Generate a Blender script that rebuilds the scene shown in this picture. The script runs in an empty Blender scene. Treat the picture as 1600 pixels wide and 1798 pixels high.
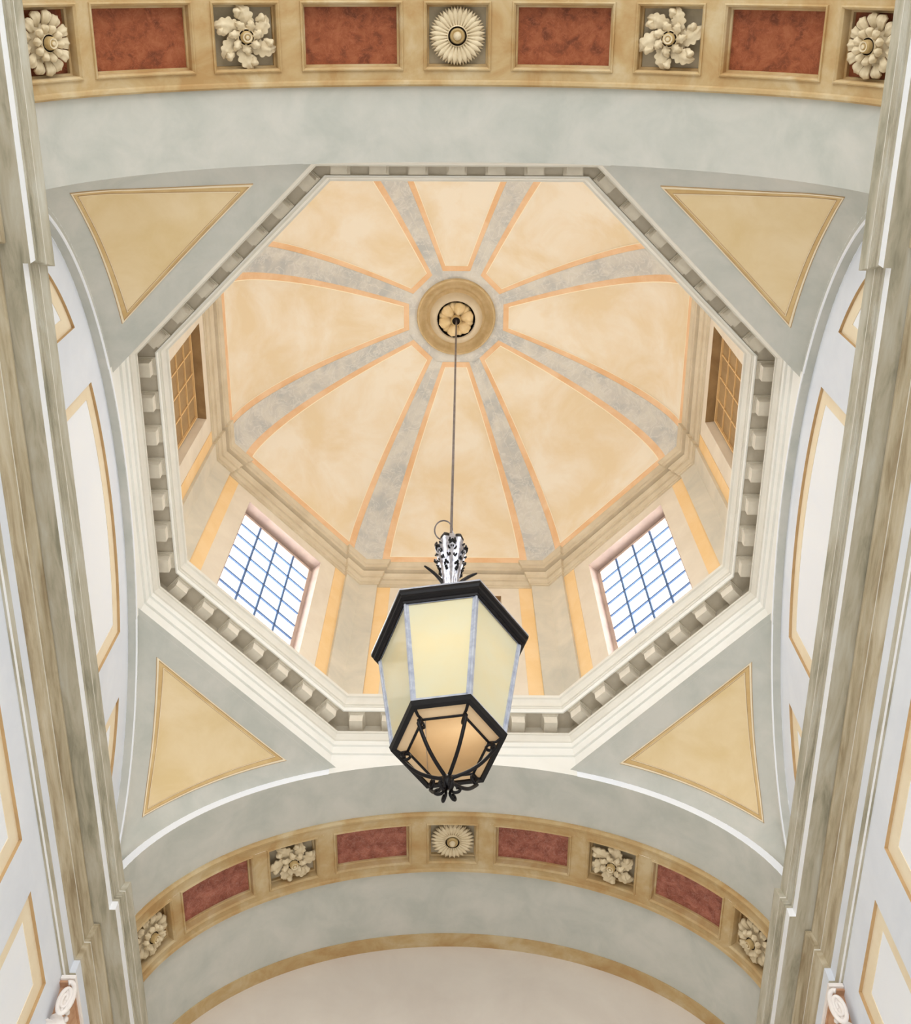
import bpy, math, random
from mathutils import Vector, Matrix
random.seed(7)
PI = math.pi
sin, cos, sqrt, tan = math.sin, math.cos, math.sqrt, math.tan
scene = bpy.context.scene
C = scene.collection

# ------------------------------------------------------------------ camera
cd = bpy.data.cameras.new('camera')
cam = bpy.data.objects.new('camera', cd)
C.objects.link(cam)
scene.camera = cam
cd.sensor_fit = 'HORIZONTAL'
cd.sensor_width = 36.0
cd.lens = 2009.98 * 36.0 / 1600.0
cd.shift_x = (800.0 - 785.40) / 1600.0
cd.shift_y = (747.44 - 899.0) / 1600.0
cd.clip_start = 0.05
cd.clip_end = 500
_r = Vector((0.99994659, -0.00329098, 0.00979759))
_u = Vector((-0.00662759, -0.93156903, 0.36350407))
_d = Vector((-0.00793084, 0.36354959, 0.93154109))
m = Matrix.Identity(4)
for i in range(3):
    m[i][0], m[i][1], m[i][2] = _r[i], _u[i], -_d[i]
cam.matrix_world = m

# ------------------------------------------------------------------ light
world = bpy.data.worlds.new('sky')
scene.world = world
world.use_nodes = True
bg = world.node_tree.nodes['Background']
bg.inputs[0].default_value = (0.93, 0.965, 1.0, 1)
bg.inputs[1].default_value = 2.9

def area(name, loc, target, sx, sy, power, col):
    l = bpy.data.lights.new(name, 'AREA')
    l.shape = 'RECTANGLE'; l.size = sx; l.size_y = sy; l.energy = power; l.color = col
    o = bpy.data.objects.new(name, l); C.objects.link(o)
    o.location = loc
    o.rotation_euler = (Vector(target) - Vector(loc)).to_track_quat('-Z', 'Y').to_euler()
    return o

X0, Y0 = -0.014, 5.656           # axis of the dome
AW = 3.8625                      # half width of the crossing square
# daylight of the big facade window behind the camera, then added fill lamps
area('facade_window_light', (X0, -8.8, 3.4), (X0, 8, 11.5), 6, 5, 385, (1.0, 0.985, 0.955))
for sx_ in (-1, 1):
    area('added_side_light', (X0 + sx_ * 3.3, -6.0, 9.0), (X0 - sx_ * 3.3, 3.5, 9.4), 3.0, 1.0, 70, (0.93, 0.965, 1.0))  # added pair of lamps, brightens the inward faces along the nave
area('added_upward_light', (X0, 8.0, -1.0), (X0, 8.5, 12), 6.5, 10, 210, (1.0, 0.98, 0.95))  # added lamp near the floor, brightens the far vault and end wall
for k in range(4):
    a = PI / 4 + k * PI / 2
    n = Vector((cos(a), sin(a), 0))
    p = Vector((X0, Y0, 15.3)) + n * 4.75
    area('drum_window_light', p, p - n * 3 + Vector((0, 0, -0.1)), 1.7, 2.9, 150, (1.0, 0.985, 0.96))

scene.view_settings.view_transform = 'Standard'
scene.view_settings.look = 'None'
scene.view_settings.gamma = 1
scene.view_settings.use_curve_mapping = False
scene.view_settings.exposure = 0.17

# ------------------------------------------------------------------ materials
def lin(c):
    return tuple(((v / 12.92) if v <= 0.04045 else ((v + 0.055) / 1.055) ** 2.4) for v in c)

def col255(c):
    return lin([v / 255.0 for v in c])

def mat(name, c1, c2=None, scale=1.5, stretch=(1, 1, 1), rough=0.75, bump=0.0, veins=None, vscale=6, metal=0.0, spec=0.3, contrast=(0.35, 0.65), c3=None, vamt=0.65):
    m = bpy.data.materials.new(name)
    m.use_nodes = True
    nt = m.node_tree; N = nt.nodes; L = nt.links
    b = N['Principled BSDF']
    b.inputs['Roughness'].default_value = rough
    b.inputs['Metallic'].default_value = metal
    b.inputs['Specular IOR Level'].default_value = spec
    c1 = col255(c1)
    if c2 is None:
        b.inputs['Base Color'].default_value = (*c1, 1)
        return m
    c2 = col255(c2)
    g = N.new('ShaderNodeNewGeometry')
    mp = N.new('ShaderNodeMapping'); mp.inputs['Scale'].default_value = stretch
    L.new(g.outputs['Position'], mp.inputs[0])
    n1 = N.new('ShaderNodeTexNoise'); n1.inputs['Scale'].default_value = scale
    n1.inputs['Detail'].default_value = 7; n1.inputs['Roughness'].default_value = 0.6
    n1.inputs['Distortion'].default_value = 0.4
    L.new(mp.outputs[0], n1.inputs['Vector'])
    r = N.new('ShaderNodeValToRGB')
    r.color_ramp.elements[0].position = contrast[0]; r.color_ramp.elements[0].color = (*c1, 1)
    r.color_ramp.elements[1].position = contrast[1]; r.color_ramp.elements[1].color = (*c2, 1)
    if c3 is not None:
        e = r.color_ramp.elements.new(0.5 * (contrast[0] + contrast[1])); e.color = (*col255(c3), 1)
    L.new(n1.outputs[0], r.inputs[0])
    out = r.outputs[0]
    if veins is not None:
        n2 = N.new('ShaderNodeTexNoise'); n2.inputs['Scale'].default_value = vscale
        n2.inputs['Detail'].default_value = 4; n2.inputs['Distortion'].default_value = 2.2
        L.new(mp.outputs[0], n2.inputs['Vector'])
        ab = N.new('ShaderNodeMath'); ab.operation = 'SUBTRACT'; ab.inputs[1].default_value = 0.5
        L.new(n2.outputs[0], ab.inputs[0])
        a2 = N.new('ShaderNodeMath'); a2.operation = 'ABSOLUTE'; L.new(ab.outputs[0], a2.inputs[0])
        r2 = N.new('ShaderNodeMapRange'); r2.inputs[1].default_value = 0.0; r2.inputs[2].default_value = 0.035
        r2.inputs[3].default_value = vamt; r2.inputs[4].default_value = 0.0
        L.new(a2.outputs[0], r2.inputs[0])
        mx = N.new('ShaderNodeMix'); mx.data_type = 'RGBA'
        mx.inputs[7].default_value = (*col255(veins), 1)
        L.new(r2.outputs[0], mx.inputs[0]); L.new(out, mx.inputs[6]); out = mx.outputs[2]
    L.new(out, b.inputs['Base Color'])
    if bump:
        bp = N.new('ShaderNodeBump'); bp.inputs['Strength'].default_value = bump; bp.inputs['Distance'].default_value = 0.01
        n3 = N.new('ShaderNodeTexNoise'); n3.inputs['Scale'].default_value = 14; n3.inputs['Detail'].default_value = 6
        L.new(g.outputs['Position'], n3.inputs['Vector'])
        L.new(n3.outputs[0], bp.inputs['Height']); L.new(bp.outputs[0], b.inputs['Normal'])
    return m

M = {}
M['gray'] = mat('grey_green_plaster', (192, 194, 186), (210, 208, 200), 1.8, bump=0.15, c3=(202, 202, 194))
M['wall'] = mat('pale_blue_grey_plaster', (224, 229, 238), (234, 238, 245), 1.1, bump=0.1)
M['white'] = mat('white_plaster', (244, 247, 253), (250, 252, 255), 1.0)
M['fascia'] = mat('off_white_fascia', (236, 235, 228), (242, 241, 235), 1.5)
M['frieze'] = mat('light_stone_plaster', (222, 217, 205), (230, 226, 215), 2)
M['stone'] = mat('warm_grey_stone', (196, 187, 170), (214, 205, 188), 2.5, bump=0.15)
M['navestone'] = mat('olive_grey_veined_stone', (146, 142, 122), (200, 197, 184), 2.6, stretch=(3.2, 0.5, 3.2), bump=0.15, contrast=(0.3, 0.68), c3=(184, 176, 156))
M['bedstone'] = mat('brownish_veined_stone', (152, 134, 104), (206, 196, 174), 2.4, stretch=(3.2, 0.5, 3.2), bump=0.15, contrast=(0.3, 0.7), c3=(190, 176, 148))
M['ringstone'] = mat('ochre_ring_plaster', (196, 170, 124), (214, 190, 148), 5)
M['ground'] = mat('beige_coffer_ground', (176, 164, 138), (196, 184, 160), 4)
M['trimstone'] = mat('tan_grey_cornice_plaster', (204, 188, 160), (220, 206, 180), 2)
M['bracket'] = mat('beige_bracket_plaster', (216, 208, 192), (228, 220, 204), 4)
M['corona'] = mat('pale_corona_paint', (240, 242, 246), (246, 247, 249), 2)
M['band'] = mat('ochre_frame_plaster', (184, 148, 98), (208, 188, 150), 2.2, bump=0.12, c3=(196, 168, 122))
M['bandfar'] = M['band']
M['ochre'] = mat('ochre_paint', (212, 178, 122), (226, 198, 146), 3)
M['shade'] = mat('tan_reveal_shade', (192, 160, 118), (206, 174, 130), 3)  # tan deepened for shade in the reveals and along moulding edges
M['cream'] = mat('cream_border_paint', (240, 222, 190), (246, 232, 204), 2)
M['red'] = mat('red_marble', (112, 58, 34), (164, 96, 62), 7.0, rough=0.5, veins=(186, 112, 80), vscale=9, c3=(148, 80, 48), vamt=0.35)
M['pinkred'] = mat('rose_marble', (134, 76, 62), (178, 112, 94), 8, rough=0.5, veins=(206, 160, 146), vscale=10, c3=(156, 92, 76), vamt=0.35)
M['yellow'] = mat('yellow_ochre_plaster', (230, 204, 154), (240, 218, 178), 1.6, bump=0.12, c3=(235, 211, 166))
M['dome'] = mat('peach_dome_plaster', (234, 215, 180), (243, 233, 214), 1.0, bump=0.12, c3=(239, 224, 198), contrast=(0.38, 0.62))
M['orange'] = mat('orange_border_paint', (232, 188, 142), (242, 208, 170), 2.5, contrast=(0.35, 0.65))
M['line'] = mat('pale_line_paint', (255, 242, 214))
M['rib'] = mat('blue_grey_marbled_rib', (190, 192, 190), (218, 215, 206), 2.4, stretch=(1, 1, 1), contrast=(0.36, 0.62), c3=(206, 204, 198), veins=(226, 224, 218), vscale=3)
M['drum'] = mat('beige_grey_drum_plaster', (222, 210, 190), (232, 221, 202), 1.8, c3=(227, 215, 196))
M['drumgray'] = mat('grey_drum_pilaster', (196, 191, 176), (222, 212, 192), 1.5, c3=(210, 202, 184), contrast=(0.3, 0.7))
M['drumorange'] = mat('orange_drum_stripe', (238, 200, 142), (243, 210, 160), 2)
M['mauve'] = mat('mauve_window_reveal', (186, 164, 154), (204, 182, 168), 3)
M['tymp'] = mat('pinkish_plaster', (220, 209, 198), (230, 221, 210), 0.8, bump=0.1)
M['carve'] = mat('ivory_carved_stucco', (214, 196, 162), (230, 214, 182), 9, bump=0.2)
M['boss'] = mat('ochre_boss', (176, 148, 100), (196, 170, 120), 9)
M['dark'] = mat('dark_hollow', (38, 26, 14))
M['iron'] = mat('black_wrought_iron', (9, 6, 8), (18, 13, 15), 12, rough=0.45, spec=0.25)
M['rodiron'] = mat('grey_brown_iron', (84, 74, 70), (110, 102, 104), 8, rough=0.4, spec=0.5)
M['silver'] = mat('silvery_metal', (176, 184, 206), (214, 220, 234), 9, rough=0.35, metal=0.45)
M['pewter'] = mat('polished_pewter', (150, 154, 172), (216, 220, 232), 14, rough=0.3, metal=0.6)
M['bar'] = mat('blue_grey_window_bar', (96, 122, 164))
M['brownpanel'] = mat('brown_painted_shutter', (150, 120, 82), (172, 142, 100), 3, stretch=(1, 1, 0.3))
M['muntin'] = mat('golden_painted_muntin', (232, 194, 138))
M['tan'] = mat('tan_capital_ground', (186, 140, 106), (206, 164, 130), 9)
M['capital'] = mat('white_capital_stucco', (240, 232, 226), (248, 242, 238), 8, bump=0.2)
M['floor'] = mat('pale_stone_floor', (128, 124, 116), (144, 138, 128), 0.8)

def glass_mat(name, tint, milky, rough):
    m = bpy.data.materials.new(name); m.use_nodes = True
    nt = m.node_tree; N = nt.nodes; L = nt.links
    out = N['Material Output']; N.remove(N['Principled BSDF'])
    tr = N.new('ShaderNodeBsdfTransparent'); tr.inputs[0].default_value = (*tint, 1)
    gl = N.new('ShaderNodeBsdfGlossy'); gl.inputs['Roughness'].default_value = rough
    df = N.new('ShaderNodeBsdfDiffuse'); df.inputs[0].default_value = (0.9, 0.93, 1, 1)
    a = N.new('ShaderNodeMixShader'); a.inputs[0].default_value = milky
    L.new(tr.outputs[0], a.inputs[1]); L.new(df.outputs[0], a.inputs[2])
    f = N.new('ShaderNodeFresnel'); f.inputs[0].default_value = 1.45
    b = N.new('ShaderNodeMixShader')
    L.new(f.outputs[0], b.inputs[0]); L.new(a.outputs[0], b.inputs[1]); L.new(gl.outputs[0], b.inputs[2])
    L.new(b.outputs[0], out.inputs[0])
    return m
M['pane'] = glass_mat('window_glass', (0.97, 0.98, 1.0), 0.08, 0.05)

def milk_mat(name, c1, c2, gloss=True):
    m = bpy.data.materials.new(name); m.use_nodes = True
    nt = m.node_tree; N = nt.nodes; L = nt.links
    out = N['Material Output']; N.remove(N['Principled BSDF'])
    g = N.new('ShaderNodeNewGeometry')
    n1 = N.new('ShaderNodeTexNoise'); n1.inputs['Scale'].default_value = 2.2; n1.inputs['Detail'].default_value = 4
    L.new(g.outputs['Position'], n1.inputs['Vector'])
    r = N.new('ShaderNodeValToRGB')
    r.color_ramp.elements[0].position = 0.35; r.color_ramp.elements[0].color = (*col255(c1), 1)
    r.color_ramp.elements[1].position = 0.68; r.color_ramp.elements[1].color = (*col255(c2), 1)
    L.new(n1.outputs[0], r.inputs[0])
    df = N.new('ShaderNodeBsdfDiffuse'); L.new(r.outputs[0], df.inputs[0])
    tl = N.new('ShaderNodeBsdfTranslucent'); L.new(r.outputs[0], tl.inputs[0])
    a = N.new('ShaderNodeMixShader'); a.inputs[0].default_value = 0.28 if gloss else 0.5
    L.new(df.outputs[0], a.inputs[1]); L.new(tl.outputs[0], a.inputs[2])
    gl = N.new('ShaderNodeBsdfGlossy'); gl.inputs['Roughness'].default_value = 0.06
    f = N.new('ShaderNodeFresnel'); f.inputs[0].default_value = 1.45
    b = N.new('ShaderNodeMixShader')
    L.new(f.outputs[0], b.inputs[0]); L.new(a.outputs[0], b.inputs[1]); L.new(gl.outputs[0], b.inputs[2])
    L.new((b if gloss else a).outputs[0], out.inputs[0])
    return m
M['milk'] = milk_mat('cream_opal_glass', (243, 243, 214), (246, 239, 200))
M['pane_shade'] = milk_mat('shaded_glass_underside', (222, 198, 162), (232, 212, 180), False)  # cream glass turned tan, the shade inside put into the colour

# ------------------------------------------------------------------ mesh helpers
class MB:
    def __init__(s):
        s.v = []; s.f = []; s.mi = []; s.mats = []; s.sm = []
    def idx(s, mt):
        if mt not in s.mats: s.mats.append(mt)
        return s.mats.index(mt)
    def add(s, verts, faces, mt, smooth=False):
        o = len(s.v); k = s.idx(mt)
        s.v += [tuple(p) for p in verts]
        for f in faces:
            s.f.append([i + o for i in f]); s.mi.append(k); s.sm.append(smooth)
    def quad(s, a, b, c, d, mt):
        s.add([a, b, c, d], [(0, 1, 2, 3)], mt)
    def grid(s, rows, mt, smooth=False, close=False):
        n = len(rows[0]); o = []
        for r in rows: o += list(r)
        fs = []
        for i in range(len(rows) - 1):
            for j in range(n - 1 + (1 if close else 0)):
                j2 = (j + 1) % n
                fs.append((i * n + j, i * n + j2, (i + 1) * n + j2, (i + 1) * n + j))
        s.add(o, fs, mt, smooth)
    def box(s, c, ax, ay, az, mt):
        """box about centre c with half-axis vectors ax, ay, az"""
        c, ax, ay, az = Vector(c), Vector(ax), Vector(ay), Vector(az)
        P = [c + i * ax + j * ay + k * az for k in (-1, 1) for j in (-1, 1) for i in (-1, 1)]
        s.add(P, [(0, 1, 3, 2), (4, 6, 7, 5), (0, 4, 5, 1), (2, 3, 7, 6), (0, 2, 6, 4), (1, 5, 7, 3)], mt)
    def tube(s, pts, r, mt, n=8, cap=True):
        pts = [Vector(p) for p in pts]
        rs = r if isinstance(r, (list, tuple)) else [r] * len(pts)
        prev = None; rows = []
        for i, p in enumerate(pts):
            t = (pts[min(i + 1, len(pts) - 1)] - pts[max(i - 1, 0)])
            if t.length < 1e-9: t = Vector((0, 0, 1))
            t.normalize()
            if prev is None:
                q = t.orthogonal().normalized()
            else:
                q = prev - t * prev.dot(t)
                q = q.normalized() if q.length > 1e-6 else t.orthogonal().normalized()
            prev = q; w = t.cross(q)
            rows.append([p + rs[i] * (cos(2 * PI * k / n) * q + sin(2 * PI * k / n) * w) for k in range(n)])
        s.grid(rows, mt, True, True)
        if cap:
            for rr in (rows[0], rows[-1]):
                s.add(rr, [tuple(range(n))], mt)
    def lathe(s, c, prof, mt, n=32, smooth=True):
        s.grid([[(c[0] + r * cos(2 * PI * k / n), c[1] + r * sin(2 * PI * k / n), c[2] + z) for k in range(n)] for r, z in prof], mt, smooth, True)
    def build(s, name, parent=None, origin=(0, 0, 0), label=None, cat=None, group=None, kind=None):
        me = bpy.data.meshes.new(name)
        ox, oy, oz = origin
        me.from_pydata([(x - ox, y - oy, z - oz) for x, y, z in s.v], [], s.f)
        for mt in s.mats: me.materials.append(M[mt])
        me.polygons.foreach_set('material_index', s.mi)
        me.polygons.foreach_set('use_smooth', s.sm)
        me.update()
        o = bpy.data.objects.new(name, me); C.objects.link(o)
        if parent is not None:
            o.parent = parent
            po = world_loc(parent)
            o.location = (ox - po[0], oy - po[1], oz - po[2])
        else:
            o.location = origin
        tag(o, label, cat, group, kind)
        return o

def world_loc(o):
    p = Vector(o.location)
    while o.parent is not None:
        o = o.parent; p += Vector(o.location)
    return p

def tag(o, label=None, cat=None, group=None, kind=None):
    if label: o['label'] = label
    if cat: o['category'] = cat
    if group: o['group'] = group
    if kind: o['kind'] = kind
    return o

def thing(name, loc, label, cat, group=None):
    o = bpy.data.objects.new(name, None); C.objects.link(o)
    o.empty_display_size = 0.1
    o.location = loc
    return tag(o, label, cat, group)

def struct(name, label=None):
    o = bpy.data.objects.new(name, None); C.objects.link(o)
    o.empty_display_size = 0.1
    return tag(o, label, None, None, 'structure')


def offset_line(pts, o, closed):
    """offset a 2-D polyline by o to its left, mitred"""
    n = len(pts); out = []
    def nrm(a, b):
        d = Vector((b[0] - a[0], b[1] - a[1])).normalized()
        return Vector((-d.y, d.x)), d
    for i in range(n):
        p = Vector(pts[i])
        if not closed and i == 0:
            nn, d = nrm(pts[0], pts[1]); out.append(p + nn * o); continue
        if not closed and i == n - 1:
            nn, d = nrm(pts[-2], pts[-1]); out.append(p + nn * o); continue
        n1, d1 = nrm(pts[i - 1], pts[i]); n2, d2 = nrm(pts[i], pts[(i + 1) % n])
        den = 1 + n1.dot(n2)
        out.append(p + (n1 + n2) * (o / den))
    return out

def sweep(mb, pts, prof, closed):
    """prof: list of (offset_to_left, z, material of the strip that starts here)"""
    rows = []
    for o, z, mt in prof:
        rows.append([(p.x, p.y, z) for p in offset_line(pts, o, closed)])
    for i in range(len(prof) - 1):
        mb.grid([rows[i], rows[i + 1]], prof[i][2], False, closed)

# ------------------------------------------------------------------ geometry of the vaults
EA, EB, ZS = 3.89, 2.596, 9.684          # soffit ellipse: half width, rise, spring height
def ell(t, grow=0.0):
    return (EA + grow) * sin(t), ZS + (EB + grow) * cos(t)
_TS = [i * 0.001 for i in range(0, 1600)]
_LS = [0.0]
for i in range(1, len(_TS)):
    t = _TS[i] - 0.0005
    _LS.append(_LS[-1] + 0.001 * sqrt((EA * cos(t)) ** 2 + (EB * sin(t)) ** 2))
def t_of_L(L):
    s = -1 if L < 0 else 1; L = abs(L)
    lo, hi = 0, len(_LS) - 1
    while hi - lo > 1:
        md = (lo + hi) // 2
        if _LS[md] < L: lo = md
        else: hi = md
    f = (L - _LS[lo]) / (_LS[hi] - _LS[lo])
    return s * (_TS[lo] + 0.001 * f)
def S(L, v, h):
    """point of the soffit at arc length L from the crown, y offset v from the axis, height h towards the room"""
    t = t_of_L(L)
    x, z = EA * sin(t), ZS + EB * cos(t)
    nx, nz = -sin(t) / EA, -cos(t) / EB
    q = sqrt(nx * nx + nz * nz)
    return (X0 + x + h * nx / q, Y0 + v, z + h * nz / q)
def S_frame(L):
    t = t_of_L(L)
    nx, nz = -sin(t) / EA, -cos(t) / EB
    q = sqrt(nx * nx + nz * nz)
    n = Vector((nx / q, 0, nz / q)); T = Vector((0, 1, 0)).cross(n)
    return T, Vector((0, 1, 0)), n

LMAX = _LS[-1] - 0.16
Ls = [-LMAX + 2 * LMAX * i / 90 for i in range(91)]

# arch soffits (plain grey barrel)
def soffit(name, v0, v1, strips, label):
    root = struct(name, label)
    mb = MB()
    for a, b, mt, h in strips:
        mb.grid([[S(L, v, h) for L in Ls] for v in (a, b)], mt, True)
        if h:
            mb.grid([[S(L, a, 0) for L in Ls], [S(L, a, h) for L in Ls]], mt, True)
            mb.grid([[S(L, b, 0) for L in Ls], [S(L, b, h) for L in Ls]], mt, True)
    mb.build('soffit', root)
    return root

FAR = soffit('vault_ceiling', 0, 0, [(AW, 4.626, 'gray', 0), (5.607, 6.72, 'gray', 0), (6.72, 6.95, 'band', 0.02)], 'grey barrel soffit of the arch beyond the lantern')
NEAR = soffit('vault_ceiling', 0, 0, [(-4.626, -AW, 'gray', 0), (-14.65, -5.607, 'gray', 0)], 'grey barrel soffit of the arch overhead')

# coffered band with raised frame and recessed panels
VB0, VB1 = 4.626, 5.607
VC = 0.5 * (VB0 + VB1)
ROS = [0, 2.145, -2.145, 4.185, -4.185]
REDS = [1.075, -1.075, 3.19, -3.19]
def coffer_band(root, sg):
    mb = MB()
    v0, v1 = sorted((sg * VB0, sg * VB1)); vc = sg * VC
    hp = 0.045
    ops = sorted([(L, 0.345) for L in ROS] + [(L, 0.52) for L in REDS])
    hv = 0.335
    e0 = -LMAX
    edges = []
    def strip(a, b, va, vb, ha, hb, mt='band'):
        n = max(1, int(abs(b - a) / 0.09))
        rr = [a + (b - a) * i / n for i in range(n + 1)]
        mb.grid([[S(L, va, ha) for L in rr], [S(L, vb, hb) for L in rr]], mt, True)
    # long rails with a small outer ogee
    for (va, vb) in ((v0, vc - hv), (v1, vc + hv)):
        d = 1 if vb > va else -1
        prof = [(va, 0.0), (va, 0.03), (va + d * 0.02, hp + 0.012), (va + d * 0.05, hp + 0.008), (va + d * 0.065, hp - 0.006), (vb, hp - 0.006)]
        for i in range(len(prof) - 1):
            strip(-LMAX, LMAX, prof[i][0], prof[i + 1][0], prof[i][1], prof[i + 1][1])
    # stiles between openings
    prev = -LMAX
    for (L, hl) in ops + [(LMAX + 9, 9)]:
        end = L - hl
        strip(prev, min(end, LMAX), vc - hv, vc + hv, hp - 0.006, hp - 0.006)
        prev = L + hl
    # mouldings around each opening
    def ring(L, hl, ins, ha, hb):
        (i0, i1) = ins
        for (va, vb) in ((-hv + i0, -hv + i1), (hv - i0, hv - i1)):
            n = 8
            r0 = [L - hl + i0 + (2 * (hl - i0)) * i / n for i in range(n + 1)]
            r1 = [L - hl + i1 + (2 * (hl - i1)) * i / n for i in range(n + 1)]
            mb.grid([[S(q, vc + va, ha) for q in r0], [S(q, vc + vb, hb) for q in r1]], 'band')
        for s in (-1, 1):
            a, b = L + s * (hl - i0), L + s * (hl - i1)
            mb.grid([[S(a, vc + w * (hv - i0), ha) for w in (-1, 0, 1)], [S(b, vc + w * (hv - i1), hb) for w in (-1, 0, 1)]], 'band')
    for (L, hl) in ops:
        deep = 0.10 if hl < 0.4 else 0.065
        prof = [(0.0, hp - 0.006), (0.004, hp + 0.014), (0.016, hp + 0.018), (0.034, hp - 0.004), (0.036, 0.02), (0.040, -deep * 0.55), (0.058, -deep * 0.62), (0.06, -deep)]
        for i in range(len(prof) - 1):
            ring(L, hl, (prof[i][0], prof[i + 1][0]), prof[i][1], prof[i + 1][1])
    fr = mb.build('coffer_frame', root)
    for (L, hl) in ops:
        deep = 0.10 if hl < 0.4 else 0.065
        pb = MB()
        a, b = hl - 0.055, hv - 0.055
        n = 8
        rr = [L - a + 2 * a * i / n for i in range(n + 1)]
        if hl > 0.4: mt = 'red' if sg < 0 else 'pinkred'
        else: mt = ('red' if abs(L) > 4 and sg < 0 else 'ground' if abs(L) < 4 else 'band')
        pb.grid([[S(q, vc - b, -deep) for q in rr], [S(q, vc + b, -deep) for q in rr]], mt, True)
        pb.build('marble_panel' if hl > 0.4 else 'coffer_ground', root)
coffer_band(NEAR, -1)
coffer_band(FAR, 1)

# ------------------------------------------------------------------ pendentives and arch faces
def quad_pt(sx, sy, a, b, z):
    return (X0 + sx * a, Y0 + sy * b, z)
GROW = 0.10
def s_of_z(z, g=GROW):
    q = (z - ZS) / (EB + g)
    return (EA + g) * sqrt(max(0.0, 1 - q * q))
ZTOP = 12.18
def pend_pt(sx, sy, z, w, h=0.0):
    """w in metres along the diagonal row from the y-plane edge, h towards the room"""
    s = s_of_z(z)
    a = Vector((s, AW)); b = Vector((AW, s))
    d = (b - a); Ltot = d.length
    d = d.normalized() if Ltot > 1e-6 else Vector((0.7071, -0.7071))
    p = a + d * w
    u = w / Ltot if Ltot > 1e-6 else 0.5
    down = (ZTOP - z) / (ZTOP - ZS)
    bul = 0.10 * 4 * max(0, u * (1 - u)) * min(1, down * 3)
    k = 0.70711
    p = p + Vector((k, k)) * (bul - h * 0.85)
    return quad_pt(sx, sy, p.x, p.y, z - h * 0.5)
def row_len(z):
    s = s_of_z(z); return sqrt(2) * (AW - s)
Z0P = 9.684
k_ = 0
while row_len(Z0P) < 0.004: Z0P += 0.01
# panel edge offsets (metres) measured so that the corners fall at z 11.97 and 10.85
def panel_rows(ins, n=30):
    """rows (z, w0, w1) of the triangular field, inset by ins from its outer outline"""
    zt = 12.05 - ins * 0.45
    def wd(z):
        e = 0.01
        ds = (s_of_z(z - e) - s_of_z(z + e)) / (2 * e)
        return 0.295 + ins * sqrt(1 + 0.6 * ds * ds)
    lo, hi = 10.5, 11.6
    for _ in range(40):
        md = 0.5 * (lo + hi)
        if row_len(md) - 2 * wd(md) > 0: hi = md
        else: lo = md
    rows = [(hi, row_len(hi) / 2, row_len(hi) / 2)]
    for i in range(1, n + 1):
        z = hi + (zt - hi) * i / n
        rows.append((z, wd(z), row_len(z) - wd(z)))
    return rows
def pendentive(sx, sy, label):
    root = struct('pendentive_wall', label)
    mb = MB()
    rows = []
    for i in range(41):
        z = Z0P + (ZTOP - Z0P) * (i / 40)
        Lr = row_len(z)
        rows.append([pend_pt(sx, sy, z, Lr * j / 12) for j in range(13)])
    mb.grid(rows, 'gray', True)
    mb.build('pendentive_shell', root)
    # border moulding: outer outline -> raised roll -> inner outline
    seq = [(0.0, 0.0), (0.003, 0.012), (0.016, 0.014), (0.021, 0.003), (0.046, 0.004), (0.050, 0.012), (0.055, 0.012), (0.058, 0.002)]
    bb = MB()
    loops = []
    for ins, h in seq:
        R = panel_rows(ins)
        lp = [pend_pt(sx, sy, z, a, h) for z, a, b in R]                      # up one side
        z, a, b = R[-1]
        lp += [pend_pt(sx, sy, z, a + (b - a) * i / 10, h) for i in range(1, 10)]
        lp += [pend_pt(sx, sy, z, b, h) for z, a, b in reversed(R)]
        loops.append(lp)
    nmin = min(len(l) for l in loops)
    loops = [resample(l, 90) for l in loops]
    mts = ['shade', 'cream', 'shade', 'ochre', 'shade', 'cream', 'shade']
    for i in range(len(loops) - 1):
        bb.grid([loops[i], loops[i + 1]], mts[i], False, True)
    bb.build('panel_moulding', root)
    fb = MB()
    R = panel_rows(0.055)
    fb.grid([[pend_pt(sx, sy, z, a + (b - a) * j / 10, 0.004) for j in range(11)] for z, a, b in R], 'yellow', True)
    fb.build('yellow_panel', root)
    return root
def resample(l, n):
    """resample a closed loop; every loop starts at the lower tip so that they correspond"""
    P = [Vector(p) for p in l] + [Vector(l[0])]
    d = [0]
    for i in range(1, len(P)): d.append(d[-1] + (P[i] - P[i - 1]).length)
    # keep the three corners: tip(0), first top corner, second top corner
    c1 = max(range(len(l)), key=lambda i: (P[i] - P[0]).length if i < len(l) // 2 else -1)
    c2 = max(range(len(l)), key=lambda i: (P[i] - P[0]).length if i >= len(l) // 2 else -1)
    out = []
    for a, b, k in ((0, c1, n // 3), (c1, c2, n // 3), (c2, len(P) - 1, n // 3)):
        for i in range(k):
            t = d[a] + (d[b] - d[a]) * i / k
            j = a
            while j < len(P) - 2 and d[j + 1] < t: j += 1
            f = (t - d[j]) / max(1e-9, d[j + 1] - d[j])
            out.append(P[j].lerp(P[j + 1], min(1, max(0, f))))
    return out
pendentive(-1, -1, 'pendentive with ochre triangle at the upper left')
pendentive(1, -1, 'pendentive with ochre triangle at the upper right')
pendentive(-1, 1, 'pendentive with ochre triangle left of the lantern')
pendentive(1, 1, 'pendentive with ochre triangle right of the lantern')

# vertical arch faces (white band beside each soffit), with side intrados
def arch_face(place, mt, nm):
    mb = MB()
    n = 90
    tt = [-1.54 + 3.08 * i / n for i in range(n + 1)]
    mb.grid([[place(*ell(t), 0.0) for t in tt], [place(*ell(t, GROW), 0.0) for t in tt]], mt)
    mb.grid([[place(*ell(t, GROW), 0.0) for t in tt], [place(*ell(t, GROW + 0.008), 0.012) for t in tt]], mt)
    return mb
arch_face(lambda s, z, d: (X0 + s, Y0 + AW + d, z), 'white', '').build('arch_face', FAR)
arch_face(lambda s, z, d: (X0 + s, Y0 - AW - d, z), 'white', '').build('arch_face', NEAR)

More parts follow.
